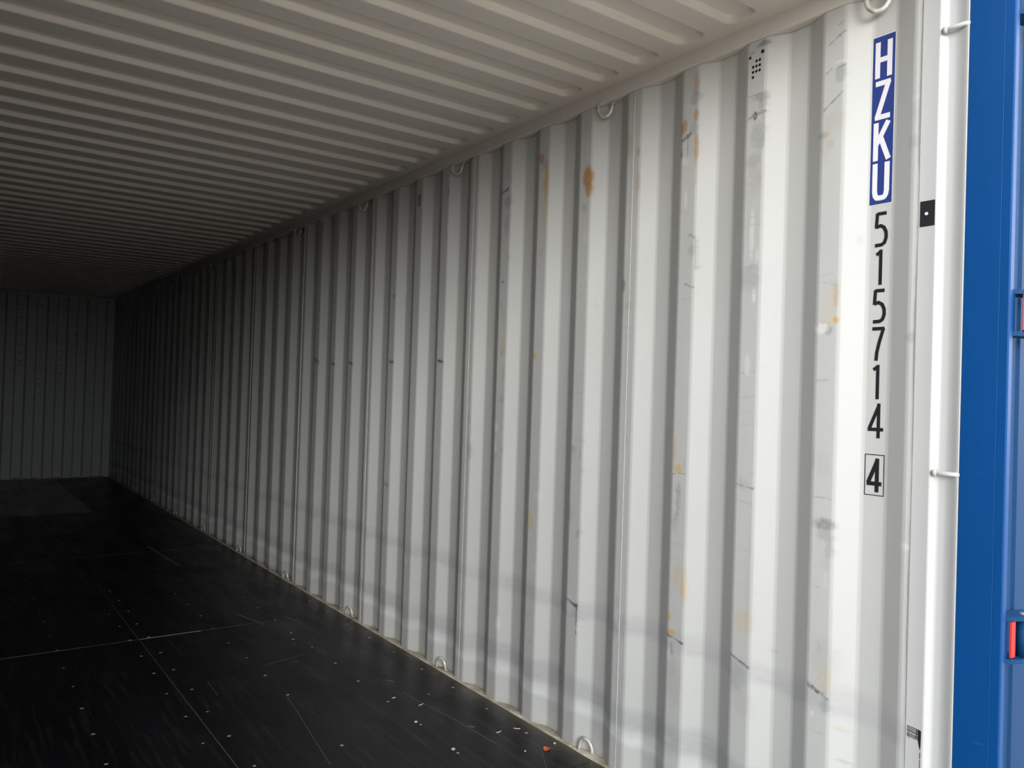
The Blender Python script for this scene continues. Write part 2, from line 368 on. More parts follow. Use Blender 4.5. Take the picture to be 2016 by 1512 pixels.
def sheet(name, parent, y_start, y_end, first_k, res_y, res_z, side=1, x0=0., worn_or_reflect=True, **kw):
    P = bends(y_start, y_end, first_k); ys = []; ds = []
    for (a, b) in zip(P[:-1], P[1:]):
        L = math.hypot(b[0]-a[0], b[1]-a[1]); n = 1
        if worn_or_reflect and L > .012: n = max(1, int(L/(res_y if (a[1] < .001 and b[1] < .001) else max(res_y, .012))))
        for j in range(n): ys.append(a[0]+(b[0]-a[0])*j/n); ds.append(a[1]+(b[1]-a[1])*j/n)
    ys.append(P[-1][0]); ds.append(P[-1][1]); ys = np.array(ys); ds = np.array(ds)
    nz = max(2, int(ZT/res_z)); zs = np.linspace(0, ZT, nz+1)
    Y, Zg = np.meshgrid(ys, zs); D = np.tile(ds, (nz+1, 1))
    V = np.column_stack([(x0+side*D).ravel(), Y.ravel(), Zg.ravel()])
    m = len(ys); ii = np.arange(nz)[:, None]*m + np.arange(m-1)[None, :]; ii = ii.ravel()
    F = np.column_stack([ii, ii+m, ii+m+1, ii+1]) if side > 0 else np.column_stack([ii, ii+1, ii+m+1, ii+m])
    me = bpy.data.meshes.new(name); me.vertices.add(len(V)); me.vertices.foreach_set('co', V.ravel())
    me.loops.add(F.size); me.loops.foreach_set('vertex_index', F.ravel().astype(np.int32))
    me.polygons.add(len(F)); me.polygons.foreach_set('loop_start', (np.arange(len(F))*4).astype(np.int32))
    me.polygons.foreach_set('use_smooth', np.ones(len(F), bool)); me.update(calc_edges=True); me.validate()
    me.materials.append(M_wall); me.materials.append(M_blue)
    if worn_or_reflect:
        at = me.color_attributes.new('wear', 'FLOAT_COLOR', 'POINT')
        at.data.foreach_set('color', wear(V[:, 1], V[:, 2]).astype(np.float32).ravel())
    o = link(name, me, parent, **kw)
    sm = o.modifiers.new('thickness', 'SOLIDIFY'); sm.thickness = .002; sm.offset = -1; sm.material_offset = 1; sm.use_rim = True
    return o

wall_r = empty('wall_right', (0, 1.09, 0), label='white corrugated steel side wall on the right, lit by the open end', cat='wall', kind='structure')

def par(o, p):            # parent while keeping the world position
    o.parent = p; o.matrix_parent_inverse = Matrix.Translation(p.location).inverted(); return o
seams = [Y0-.021]+[y_inner(4*s)+AW/2 for s in range(1, 11)]+[YB]
for s in range(11):
    res = [(.0035, .004), (.0045, .0045), (.007, .006), (.010, .008)][s] if s < 4 else (.02, .05)
    o = sheet('wall_panel', None, seams[s], seams[s+1], 4*s, *res)
    par(o, wall_r)
    # the thin white weld bead between two sheets
    if s < 10:
        b = MB().box((-.0012, seams[s+1]-.0010, .005), (.0005, seams[s+1]+.0010, ZT-.004)).obj('weld_bead', M_caulk, None); par(b, wall_r)
# caulked edge where the first sheet laps behind the corner post: a slightly wavy bead, greyed as a thin shadow gap
v = []; zz = 0.
pts = []
while zz < ZT:
    pts.append((-.0015, 1.0946+.0012*math.sin(zz*9)+random.uniform(-.0006, .0006), zz)); zz += .035
par(MB().tube(pts, .0015, 6).obj('sealant_bead', M_bead, None, smooth=True), wall_r)

# left wall, same sheets
wall_l = empty('wall_left', (-W, 1.09, 0), label='white corrugated steel side wall on the left, outside the picture', cat='wall', kind='structure')
for s in range(11): par(sheet('wall_panel', None, seams[s], seams[s+1], 4*s, 1, .6, side=-1, x0=-W, worn_or_reflect=False), wall_l)

# breather holes: a thin perforated plate on inner flat 2, and one far along on flat 10
def vent(kk, z0, z1, holes):
    ya = y_inner(kk)+.004; yb = y_inner(kk)+AW-.004
    # plate made of an octagon-holed cell grid
    mbp = MB(); ys = np.linspace(ya, yb, 6); zs = np.linspace(z0, z1, 9); R_ = .0055
    xf, xb = -.0014, -.0003
    def q(a): mbp.f.append(tuple(a))
    for i in range(5):
        for j in range(8):
            y0_, y1_, a0, a1 = ys[i], ys[i+1], zs[j], zs[j+1]; n = len(mbp.v)
            if (i, j) in holes:
                cy, cz = (y0_+y1_)/2, (a0+a1)/2
                out = [(y0_, a0), (cy, a0), (y1_, a0), (y1_, cz), (y1_, a1), (cy, a1), (y0_, a1), (y0_, cz)]
                inn = [(cy+R_*math.cos(t), cz+R_*math.sin(t)) for t in [math.radians(225+45*q_) for q_ in range(8)]]
                mbp.v += [(xf, a, b) for a, b in out]+[(xf, a, b) for a, b in inn]+[(xb, a, b) for a, b in inn]
                for t in range(8):
                    u_ = (t+1) % 8; q((n+t, n+u_, n+8+u_, n+8+t)); q((n+8+t, n+8+u_, n+16+u_, n+16+t))
            else:
                mbp.v += [(xf, y0_, a0), (xf, y1_, a0), (xf, y1_, a1), (xf, y0_, a1)]; q((n, n+1, n+2, n+3))
    # rim
    n = len(mbp.v); c_ = [(ya, z0), (yb, z0), (yb, z1), (ya, z1)]
    mbp.v += [(xf, a, b) for a, b in c_]+[(xb, a, b) for a, b in c_]
    for t in range(4): q((n+t, n+(t+1) % 4, n+4+(t+1) % 4, n+4+t))
    o = mbp.obj('breather_plate', M_white, None); par(o, wall_r); o['label'] = 'perforated breather plate high on the wall'
    bk = MB().box((-.0006, ya+.001, z0+.001), (-.0003, yb-.001, z1-.001)).obj('dark_backing', M_hole, None)
    bk.parent = o; bk.matrix_parent_inverse = o.matrix_world.inverted() if False else Matrix.Identity(4)
    bk.matrix_parent_inverse = Matrix.Identity(4); bk.location = o.location
    return o
H2 = {(1,6),(0,6),(2,5),(1,5),(0,5) ,(2,4),(1,4),(0,4),(2,3),(1,3),(4,7)}
vent(2, 2.405, 2.540, {(4,7),(2,6),(1,6),(3,5),(2,5),(1,5),(3,4),(2,4),(1,4),(3,3)} )
vent(10, 2.415, 2.505, {(i, j) for i in (1,2,3) for j in range(1,7)})
# large ragged knock mark hole above the first plate
par(MB().tube([(-.003, 1.612, 2.538), (-.0005, 1.612, 2.538)], .006, 9).obj('punched_hole', M_hole, None), wall_r)

# lashing rings: every fourth trough, top and bottom
def ring_mesh(up):
    mb = MB(); n = 14; hw, h = .032, .052
    pts = []
    for i in range(n+1):
        a = math.pi*i/n; pts.append((-math.sin(a)*.004, hw*math.cos(a), (1 if up else -1)*h*math.sin(a)**.85))
    mb.tube(pts, .0072, 10)
    for s in (-1, 1): mb.tube([(-.001, s*hw, (-.004 if up else .004)), (.010, s*(hw+.004), (-.002 if up else .002))], .0065, 8)
    me = mesh('lashing_ring', mb.v, mb.f, M_ring, True); return me
rm_up, rm_dn = ring_mesh(True), ring_mesh(False)
for kk in range(0, 42, 4):
    yc = Y0+kk*PITCHW+BW+CW/2+(.035 if kk else .01)
    for me, z, nm in ((rm_up, .004, 'lower'), (rm_dn, ZT-.004, 'upper')):
        if kk == 0 and nm == 'lower': pass
        o = link('lashing_ring', me, None, (.006, yc, z)); o.rotation_euler = (0, 0, math.radians(13 if nm == 'lower' else 22)); par(o, wall_r)

# ------------------------------------------------------------------ markings on the first trough
G = {  # strokes in a 1 x 1 cell (x right, y up)
 'H': [[(0,0),(0,1)],[(1,0),(1,1)],[(0,.5),(1,.5)]],
 'Z': [[(-.12,.945),(1.12,.945)],[(.97,.97),(.03,.03)],[(-.12,.055),(1.12,.055)]],
 'K': [[(0,0),(0,1)],[(1.02,1),(.04,.42)],[(.38,.62),(1.08,0)]],
 'U': [[(0,1),(0,.24),(.06,.12),(.2,.055),(.5,.045),(.8,.055),(.94,.12),(1,.24),(1,1)]],
 '5': [[(.98,.945),(.14,.945)],[(.16,.97),(.08,.54)],[(.08,.56),(.45,.60),(.78,.54),(.98,.40),(1.0,.24),(.86,.10),(.6,.045),(.0,.04)]],
 '1': [[(.55,0),(.55,1)],[(.56,.95),(.15,.86)]],
 '7': [[(-.05,.945),(1.05,.945)],[(.98,.96),(.62,.55),(.42,.25),(.36,0)]],
 '4': [[(.74,0),(.74,1)],[(.74,.93),(.02,.26)],[(-.08,.25),(1.12,.25)]],
}
def glyph(ch, yl, yr, z0, z1, sw, x, thick0=.0005):
    """letter on the trough flat; image-left is the larger y"""
    mb = MB(); wd_, ht = abs(yl-yr)-sw, z1-z0
    to = lambda p: (yl-sw/2-p[0]*wd_, z0+p[1]*ht)
    cnt = [0]
    def quad(a, b):
        cnt[0] += 1; thick = thick0 + .00006*cnt[0]
        a, b = np.array(to(a)), np.array(to(b)); d = b-a; d = d/np.linalg.norm(d); nrm = np.array((-d[1], d[0]))*sw/2
        mb.prism([tuple(a-nrm), tuple(b-nrm), tuple(b+nrm), tuple(a+nrm)], x, x-thick, lambda p, q_, h: (h, p, q_))
    for st in G[ch]:
        for a, b in zip(st[:-1], st[1:]): quad(a, b)
        for p in st[1:-1]:
            cnt[0] += 1; thick = thick0 + .00006*cnt[0]
            c_ = to(p); mb.prism([(c_[0]+sw/2*math.cos(t*math.pi/5), c_[1]+sw/2*math.sin(t*math.pi/5)) for t in range(10)], x, x-thick, lambda p_, q_, h: (h, p_, q_))
    return mb
XF = DEP-.0003
plate = MB().box((XF-.0008, 1.1885, 1.981), (XF, 1.2540, 2.463)).obj('label_plate', M_label, None, label='blue vertical label with the white letters HZKU'); par(plate, wall_r)
rim = MB().box((XF-.0004, 1.187, 1.9785), (XF, 1.2555, 2.4655)).obj('label_border', M_vinyl_white, None); par(rim, wall_r)
for ch, z0, z1 in (('H', 2.343, 2.447), ('Z', 2.224, 2.333), ('K', 2.106, 2.215), ('U', 1.993, 2.098)):
    o = glyph(ch, 1.2465, 1.1965, z0, z1, .0145, XF-.0009).obj('letter', M_letter, None, label='white letter %s' % ch)
    o.parent = plate; o.matrix_parent_inverse = Matrix.Translation(-Vector((0, 0, 0))); 
    o.matrix_parent_inverse = Matrix.Identity(4); o.location = (0, 0, 0)
for ch, z0, z1 in (('5', 1.859, 1.958), ('1', 1.750, 1.850), ('5', 1.642, 1.739), ('7', 1.535, 1.631), ('1', 1.426, 1.523), ('4', 1.316, 1.414), ('4', 1.164, 1.259)):
    yl, yr = (1.2385, 1.1965) if ch != '4' else (1.2430, 1.1955)
    o = glyph(ch, yl, yr, z0, z1, .0098 if z0 > 1.2 else .0115, XF, .0006).obj('digit', M_black, None, label='black digit %s' % ch + (' inside the box' if z0 < 1.2 else '')); par(o, wall_r)
bx = MB(); e = .0022
for a, b in (((1.1895, 1.154), (1.2475, 1.154+e)), ((1.1895, 1.270-e), (1.2475, 1.270)), ((1.1895, 1.154), (1.1895+e, 1.270)), ((1.2475-e, 1.154), (1.2475, 1.270))):
    bx.box((XF-.0006, a[0], a[1]), (XF, b[0], b[1]))
par(bx.obj('check_digit_frame', M_black, None, label='thin black square frame round the last digit'), wall_r)

# ------------------------------------------------------------------ rear corner posts
def post(mirror, label):
    sx = -1 if mirror else 1
    X = (lambda x: -W - x) if mirror else (lambda x: x)
    e_ = empty('trim_1' if not mirror else 'trim_2', (X(0), 1.0, -.17), label=label, cat='post', kind='structure')
    # white inner channel: flat leg, rolled edge, shallow trough
    prof = [(-.003, 1.0935), (-.003, 1.054), (-.0038, 1.0505), (-.0036, 1.0475), (-.0018, 1.0445), (.0012, 1.0420), (.0048, 1.0395), (.0080, 1.0365), (.0100, 1.0330), (.0108, 1.0290), (.0108, 1.0240), (.0110, 1.0190),
            (.0112, 1.0150), (.0105, 1.010), (.0090, 1.004), (.0068, .998), (.0040, .992), (.0010, .986), (-.0012, .981), (-.0018, .977), (-.0012, .976), (.05, .976), (.05, 1.0935)]
    mb = MB(); mb.prism([(X(a), b) for a, b in prof], -.02, 2.75, lambda a, b, h: (a, b, h))
    o = mb.obj('inner_channel', M_post, None, smooth=False); me = o.data
    for p in me.polygons:
        if len(p.vertices) == 4: p.use_smooth = True
    es = o.modifiers.new('edges', 'EDGE_SPLIT'); es.split_angle = math.radians(38); par(o, e_)
    if not mirror:
        for z in (.075, 1.237, 2.401):
            b_ = MB().tube([(.001, 1.0335, z), (-.003, 1.030, z), (-.0035, 1.01, z), (-.003, .985, z), (.004, .9775, z)], .0062, 10).obj('lashing_bar', M_post, None, smooth=True); par(b_, e_)
            k_ = MB().tube([(-.008, 1.036, z), (.006, 1.034, z)], .0085, 10).obj('weld', M_post, None, smooth=True); par(k_, e_)
    # blue outer section
    prof = [(.0015, .9755), (.0, .9735), (.0, .8905), (.0005, .8897), (.0005, .8890), (.0, .8882), (.0, .8695), (.0012, .8668), (.0035, .8660), (.020, .8660), (.0235, .8672), (.024, .8700), (.024, .886), (.031, .886), (.031, .878), (.044, .878), (.046, .880), (.046, .9755)]
    mb = MB(); mb.prism([(X(a), b) for a, b in prof], -.17, 2.75, lambda a, b, h: (a, b, h))
    par(mb.obj('outer_section', M_blue, None, label='blue outer section of the corner post'), e_)
    return e_
post_r = post(False, 'rear corner post between the white wall and the blue door, white inside, blue outside')
post_l = post(True, 'rear corner post at the left side of the opening, outside the picture')
# black sticker with a white rivet on the channel
st = MB().box((-.0042, 1.0505, 1.889), (-.0031, 1.0895, 1.957)).obj('sticker', M_black, None, label='black square sticker with a white dot'); par(st, post_r)
dt = MB().tube([(-.0060, 1.072, 1.9225), (-.004, 1.072, 1.9225)], .0042, 12).obj('rivet', M_letter, None); par(dt, post_r)
# scraped patch on the channel near the floor
hm = MB(); random.seed(9)
for i in range(7):
    z = .562-i*.0045+random.uniform(-.001, .001); hm.prism([(1.0905, z+.001), (1.053, z-.004+.001), (1.053, z-.004-.0004), (1.0905, z-.0006)], -.00345, -.0031, lambda a, b, h: (h, a, b))
for i in range(9):
    y = 1.088-i*.0040; hm.prism([(y, .562), (y+.0009, .562), (y+.0006+random.uniform(-.002, .002), .535+random.uniform(-.01, .01)), (y, .535)], -.00345, -.0031, lambda a, b, h: (h, a, b))
hm.prism([(1.0625, .560), (1.0525, .558), (1.0535, .520), (1.0555, .508), (1.0600, .528)], -.00350, -.0031, lambda a, b, h: (h, a, b))
zt = .503
while zt > .36:
    h_ = random.uniform(.01, .03); a_ = random.uniform(.0008, .0022)
    hm.prism([(1.0555, zt), (1.0555-a_, zt-.002), (1.0560-a_, zt-h_), (1.0560, zt-h_)], -.0035, -.0031, lambda a, b, h: (h, a, b)); zt -= h_*1.15
par(hm.obj('scrape_mark', M_black, None, label='black scraped patch with a trail running down'), post_r)

# ------------------------------------------------------------------ opened blue door leaf folded back along the outside, with its hinges
door = empty('door_1', (.08, .92, -.05), label='blue steel door leaf swung open beyond the corner post', cat='door', kind='structure')
mb = MB()
prof = [(.049, .925), (.049, .908), (.053, .902), (.060, .900), (.070, .900), (.074, .905), (.145, .905), (.149, .899), (.165, .899), (.169, .905), (1.20, .905), (1.20, .955), (.053, .955), (.049, .950)]
mb.prism(prof, -.02, 2.62, lambda a, b, h: (a, b, h)); par(mb.obj('door_leaf', M_blue2, None), door)
par(MB().box((.0485, .9035, -.02), (.0515, .9075, 2.62)).obj('gasket_strip', M_blue2, None), door)
# second pale ridge beside the hinge line
par(MB().tube([(.0475, .890, -.1), (.0475, .890, 2.66)], .0025, 8).obj('edge_ridge', M_blue2, None, smooth=True), door)
for i, z in enumerate((.045, .843, 1.648, 2.448)):
    hg = empty('hinge', (.08, .87, z)); par(hg, door)
    def hp(o): o.parent = hg; o.matrix_parent_inverse = Matrix.Translation(-Vector((.08, .87, z))); return o
    for s in (-1, 1):
        lug = MB(); lug.prism([(.024, .900), (.022, .868), (.030, .856), (.060, .842), (.115, .836), (.135, .852), (.135, .880), (.060, .900)], s*.052+z-.0055, s*.052+z+.0055, lambda a, b, h: (a, b, h))
        hp(lug.obj('hinge_lug', M_blue2, None))
    hp(MB().box((.024, .866, z-.047), (.032, .8955, z+.047)).obj('lug_back', M_blue2, None))
    hp(MB().tube([(.092, .853, z-.060), (.092, .853, z+.060)], .011, 16).obj('hinge_pin', M_zinc, None, smooth=True))
    hp(MB().tube([(.092, .853, z-.0455), (.092, .853, z+.0455)], .0185, 18).obj('hinge_blade', M_blue2, None, smooth=True))
    if i == 1: hp(MB().box((.0325, .8560, z-.044), (.0530, .8620, z+.044)).obj('washer_plate', M_red, None, bevel=.001, label='narrow red plate in the hinge'))
    if i == 2: hp(MB().box((.0360, .8470, z-.044), (.1100, .8520, z+.046)).obj('washer_plate', M_red, None, bevel=.0025, label='red plate in the hinge'))

# ------------------------------------------------------------------ roof
ceil = empty('ceiling', (-W/2, 7, ZR), label='pale corrugated steel roof with long pressed ribs running across', cat='ceiling', kind='structure')
XR, PR, YR = -.044, .209, 1.907
def rrect(x0, x1, y0, y1, r, n=5):
    pts = []
    for cx, cy, a0 in ((x1-r, y1-r, 0), (x0+r, y1-r, 90), (x0+r, y0+r, 180), (x1-r, y0+r, 270)):
        for i in range(n+1):
            a = math.radians(a0+90*i/n); pts.append((cx+r*math.cos(a), cy+r*math.sin(a)))
    return pts
def roof_panel(y_lo, y_hi, idx):
    mb = MB(); x0, x1 = -W-.03, .03; cells = []
    ys = [y_lo]+[YR+PR*i-.0525-PR/2 for i in idx[1:]]+[y_hi]
    for c_, i in enumerate(idx):
        a, b = ys[c_], ys[c_+1]; yd = YR+PR*i     # door-facing slope centre
        ry0, ry1 = yd-.1145, yd+.008
        loops = []
        for off, h in ((0, 0), (.004, .0010), (.0065, .0045), (.0105, .0185), (.013, .0220), (.017, .0230)):
            loops.append([(p[0], p[1], ZR+h) for p in rrect(-W-XR*1+off*2.2, XR-off*2.2, ry0+off, ry1-off, .040-off)])
        n0 = len(mb.v); L = len(loops[0])
        for lp in loops: mb.v += lp
        for q in range(len(loops)-1):
            for j in range(L): mb.f.append((n0+q*L+j, n0+q*L+(j+1) % L, n0+(q+1)*L+(j+1) % L, n0+(q+1)*L+j))
        mb.f.append(tuple(n0+(len(loops)-1)*L+j for j in range(L)))
        # surround
        cn = len(mb.v); mb.v += [(x1, b, ZR), (x0, b, ZR), (x0, a, ZR), (x1, a, ZR)]; n = 5
        for c2 in range(4):
            for j in range(n): mb.f.append((cn+c2, n0+c2*(n+1)+j+1, n0+c2*(n+1)+j))
            nx = (c2+1) % 4; mb.f.append((cn+c2, cn+nx, n0+nx*(n+1), n0+c2*(n+1)+n))
    me = mesh('roof_panel', mb.v, mb.f, [M_ceil, M_blue])
    bm = bmesh.new(); bm.from_mesh(me); bmesh.ops.remove_doubles(bm, verts=bm.verts, dist=1e-5); bmesh.ops.recalc_face_normals(bm, faces=bm.faces)
    bm.faces.ensure_lookup_table()
    big = max(bm.faces, key=lambda f: f.calc_area())
    if big.normal.z > 0: bmesh.ops.reverse_faces(bm, faces=bm.faces)
    bm.to_mesh(me); bm.free()
    for p in me.polygons: p.use_smooth = len(p.vertices) == 4 and p.area < .06 and abs(p.normal.z) < .999
    o = link('roof_panel', me); sm = o.modifiers.new('thickness', 'SOLIDIFY'); sm.thickness = .002; sm.offset = -1; sm.material_offset = 1
    par(o, ceil); return o
i0, i1 = -4, 52
idx = list(range(i0, i1+1)); per = 5
for s in range(0, len(idx), per):
    sub = idx[s:s+per]
    lo = 1.0 if s == 0 else YR+PR*sub[0]-.0525-PR/2
    hi = YR+PR*(sub[-1]+1)-.0525-PR/2
    if s+per >= len(idx): hi = YB+.02
    roof_panel(lo, hi, sub)
# top side rails and end headers
def trim(n, label, a, b, mat=M_ceil, bevel=.007, cat='rail'):
    o = MB().box(a, b).obj('trim_%d' % n, mat, None, bevel=bevel, label=label, cat=cat, kind='structure'); return o
trim(3, 'white top rail where the right wall meets the roof', (-.003, 1.09, ZT), (.055, YB+.03, ZR+.035))
trim(4, 'white top rail where the left wall meets the roof', (-W-.055, 1.09, ZT), (-W+.003, YB+.03, ZR+.035))
trim(5, 'blue steel header over the open end, above the picture', (-W-.05, .98, 2.64), (.05, 1.09, 2.76), M_blue)

# ------------------------------------------------------------------ end wall
wall_b = empty('wall_back', (-W/2, YB, 0), label='dark corrugated end wall closing the far end', cat='wall', kind='structure')
mb = MB(); x = .006; pts = []
xs = []
x = -.0; step = .1258; d_ = .042; sl = .022
prof = [(.02, 0.)]
x = -.105; up = False
while x > -W-.02:
    if not up: prof += [(x+sl/2, 0.), (x-sl/2, d_)]
    else: prof += [(x+sl/2, d_), (x-sl/2, 0.)]
    up = not up; x -= step
prof.append((-W-.03, prof[-1][1]))
lo, hi = .012, 2.60
# split into three sheets
third = len(prof)//3 | 1
parts = [prof[:third+1], prof[third:2*third+1], prof[2*third:]]
for pt in parts:
    mb = MB(); n = len(pt)
    for z in (lo, hi): mb.v += [(a, YB+b, z) for a, b in pt]
    for i in range(n-1): mb.f.append((i, i+1, n+i+1, n+i))
    me = mesh('wall_panel', mb.v, mb.f, [M_white, M_blue]); o = link('wall_panel', me)
    sm = o.modifiers.new('thickness', 'SOLIDIFY'); sm.thickness = .002; sm.offset = -1; sm.material_offset = 1
    bmx = bmesh.new(); bmx.from_mesh(me); 
    if sum(f.normal.y for f in bmx.faces) > 0: bmesh.ops.reverse_faces(bmx, faces=bmx.faces)
    bmx.to_mesh(me); bmx.free(); par(o, wall_b)
par(MB().box((-W-.03, YB-.006, 2.60), (.03, YB+.05, 2.70)).obj('header_panel', M_white, None), wall_b)
par(MB().box((-W-.03, YB-.010, -.02), (.03, YB+.05, .016)).obj('sill_strip', M_ledge, None), wall_b)
par(MB().box((-.058, YB-.012, 2.62), (-.018, YB-.0065, 2.66)).obj('fixing_plate', M_white, None), wall_b)
# columns of short darker dashes on the end wall
wm = plain('rub_mark', (.26, .26, .26), .7)
random.seed(4); mk = MB()
for xc, za, zb in ((-.50, 1.9, 2.1), (-.68, 1.35, 1.95), (-.93, 1.2, 2.5), (-1.18, 1.6, 2.45), (-.42, 1.7, 1.82), (-.30, 1.2, 1.5)):
    z = za
    while z < zb:
        ww = random.uniform(.02, .07); h_ = random.uniform(.006, .016)
        mk.box((xc-ww/2, YB-.0015, z), (xc+ww/2, YB-.0005, z+h_)) if int(round((-xc-.105)/step-.5)) % 2 == 1 else mk.box((xc-ww/2, YB+d_-.003, z), (xc+ww/2, YB+d_-.002, z+h_))
        z += random.uniform(.05, .14)
par(mk.obj('dash_marks', wm, None, kind='stuff'), wall_b)

# ------------------------------------------------------------------ floor
floor = empty('floor', (-W/2, 7, 0), label='black plywood floor with screws, scratches and dust along the wall', cat='floor', kind='structure')
yj = [.985, 2.30, 4.718, 7.145, 9.555, 11.98, YB-.008]
def fbox(name, a, b, mat, bevel=0, **k): return par(MB().box(a, b).obj(name, mat, None, bevel=bevel, **k), floor)
g = .0014
for r_ in range(6):
    for cidx, (xa, xb) in enumerate(((-W+.012, -1.1745), (-1.1745, -.0125))):
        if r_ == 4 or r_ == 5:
            # at the far end an end-wall reflection is painted as paler sheets, ending at x = -0.70
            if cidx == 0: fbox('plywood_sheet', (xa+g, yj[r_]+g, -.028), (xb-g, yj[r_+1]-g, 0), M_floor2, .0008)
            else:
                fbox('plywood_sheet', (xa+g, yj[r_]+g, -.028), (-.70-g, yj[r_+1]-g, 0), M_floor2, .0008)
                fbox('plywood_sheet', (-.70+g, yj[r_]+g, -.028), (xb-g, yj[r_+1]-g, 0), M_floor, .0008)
        else: fbox('plywood_sheet', (xa+g, yj[r_]+g, -.028), (xb-g, yj[r_+1]-g, 0), M_floor, .0008)
fbox('subfloor', (-W-.03, .98, -.06), (.03, YB, -.03), M_hole)
# joint filler shows as thin pale lines
fbox('centre_joint', (-1.1745-.0018, .99, -.02), (-1.1745+.0018, 6.2, .0006), M_joint)
for y in yj[1:5]:
    fbox('cross_joint', (-W+.02, y-.0025, -.02), (-.45 if y < 6 else -.02, y+.0025, .0007), M_joint)
fbox('cross_joint', (-1.17, yj[2]-.004, -.01), (-.86, yj[2]+.004, .0011), M_joint2)
fbox('cross_joint', (-1.9, yj[2]-.003, -.01), (-1.45, yj[2]+.003, .0010), M_scratch)
# screws: short countersunk heads, a few pixels each
mbs = MB(); random.seed(2)
rows = []
y = 1.15
while y < 12.9:
    rows.append(y); y += .3
rows = [4.428+.2985*i for i in range(-11, 28)]
for y in rows:
    offs = 0
    for xc in (-2.27, -1.93, -1.567, -1.222, -1.124, -.775, -.42, -.079):
        if random.random() < .04: continue
        if xc in (-.42,) and random.random() < .1: continue
        x_, y_ = xc+random.uniform(-.006, .006), y+random.uniform(-.008, .008); r_ = random.uniform(.0055, .0085)
        n = len(mbs.v); mbs.v += [(x_+r_*math.cos(t*math.pi/4), y_+r_*math.sin(t*math.pi/4), .0005) for t in range(8)]+[(x_, y_, .0016)]
        for t in range(8): mbs.f.append((n+t, n+(t+1) % 8, n+8))
for x_, y_ in ((-.859, 4.71), (-.459, 4.307), (-1.122, 4.735), (-1.218, 4.725)):
    r_ = .009; n = len(mbs.v); mbs.v += [(x_+r_*math.cos(t*math.pi/4), y_+r_*math.sin(t*math.pi/4), .0012) for t in range(8)]+[(x_, y_, .0025)]
    for t in range(8): mbs.f.append((n+t, n+(t+1) % 8, n+8))
par(mbs.obj('floor_screws', M_screw, None, kind='stuff', smooth=True), floor)
# scratches in the film
def scratch(pts, wd_, mat=M_scratch):
    mb = MB()
    for (a, b) in zip(pts[:-1], pts[1:]):
        a, b = np.array(a), np.array(b); d = b-a; d /= np.linalg.norm(d); n_ = np.array((-d[1], d[0]))*wd_/2
        mb.prism([tuple(a-n_), tuple(b-n_), tuple(b+n_), tuple(a+n_)], .0001, .0006, lambda p, q_, h: (p, q_, h))
    par(mb.obj('scratch', mat, None), floor)
scratch([(-.308, 3.30), (-.30, 3.17), (-.268, 2.95), (-.262, 2.80), (-.249, 2.62)], .0032)
scratch([(-.21, 2.34), (-.12, 2.49), (-.055, 2.44)], .0018)
scratch([(-.778, 3.54), (-.80, 3.36), (-.843, 3.065), (-.879, 2.802)], .0022)
scratch([(-.83, 2.75), (-.86, 2.58)], .0015)
scratch([(-.57, 4.95), (-.50, 4.66)], .010); scratch([(-.34, 4.75), (-.30, 4.60)], .008); scratch([(-.60, 7.4), (-.55, 6.5)], .018)
scratch([(-.60, 3.95), (-.56, 3.96)], .004); scratch([(-.50, 4.2), (-.47, 4.24)], .004); scratch([(-.72, 3.98), (-.55, 4.02), (-.5, 4.04)], .0025)
scratch([(-1.03, 3.9), (-1.04, 3.7)], .002); scratch([(-.3, 3.48), (-.28, 3.44)], .012); scratch([(-.25, 2.82), (-.235, 2.80)], .012)
# dusty steel ledge of the bottom rail, and a lumpy line of sealant over it
lg = MB(); N = 330; ring = []
for i in range(N+1):
    y = 1.0+(YB-1.0)*i/N; wob = .0022*math.sin(y*7.3)+.0015*math.sin(y*23+1)+random.uniform(-.0006, .0006)
    ring.append([(-.0115+wob*.5, y, -.03), (-.0125+wob, y, .0018), (-.009+wob, y, .0052+wob*.3), (-.003, y, .0045), (.006, y, .0015+abs(wob)), (.062, y, .0010+.5*abs(wob)), (.062, y, -.03)])
for rg in ring: lg.v += rg
for i in range(N):
    for j in range(6): lg.f.append((i*7+j, (i+1)*7+j, (i+1)*7+j+1, i*7+j+1))
lg.f.append(tuple(range(7))); lg.f.append(tuple(N*7+j for j in reversed(range(7))))
baser = lg.obj('baseboard_right', M_ledge, None, smooth=True, label='dusty beige steel ledge between the black floor and the right wall', cat='ledge', kind='structure')
MB().box((-W-.062, 1.0, -.03), (-W+.0115, YB, .003)).obj('baseboard_left', M_ledge, None, label='dusty steel ledge along the left wall, outside the picture', cat='ledge', kind='structure')
trim(6, 'steel door sill across the open end, below the picture', (-W-.05, .90, -.17), (.0, .984, -.002), M_blue, cat='sill')

# ------------------------------------------------------------------ small debris on the floor
def stone(name, x, y, r, label, mat=M_stone, sq=(1, 1, .6), cat='pebble', seed=1, group=None):
    bm = bmesh.new(); bmesh.ops.create_icosphere(bm, subdivisions=2, radius=r); rg = random.Random(seed)
    for v_ in bm.verts: v_.co = Vector((v_.co.x*sq[0], v_.co.y*sq[1], v_.co.z*sq[2]))*rg.uniform(.82, 1.12)
    lowz = min(v_.co.z for v_ in bm.verts)
    for v_ in bm.verts: v_.co.z -= lowz
    me = bpy.data.meshes.new(name); bm.to_mesh(me); bm.free(); me.materials.append(mat)
    return link(name, me, None, (x, y, .0002), label=label, cat=cat, group=group)
stone('pebble', -.426, 2.661, .0085, 'pale pebble on the black floor, left of the orange leaf', seed=3)
stone('pebble', -.049, 2.493, .0060, 'small white pebble beside the beige ledge, just above the orange leaf', M_wood, seed=4)
stone('pebble', -.192, 2.501, .0042, 'tiny pale pebble on the floor below the orange leaf', M_wood, seed=6)
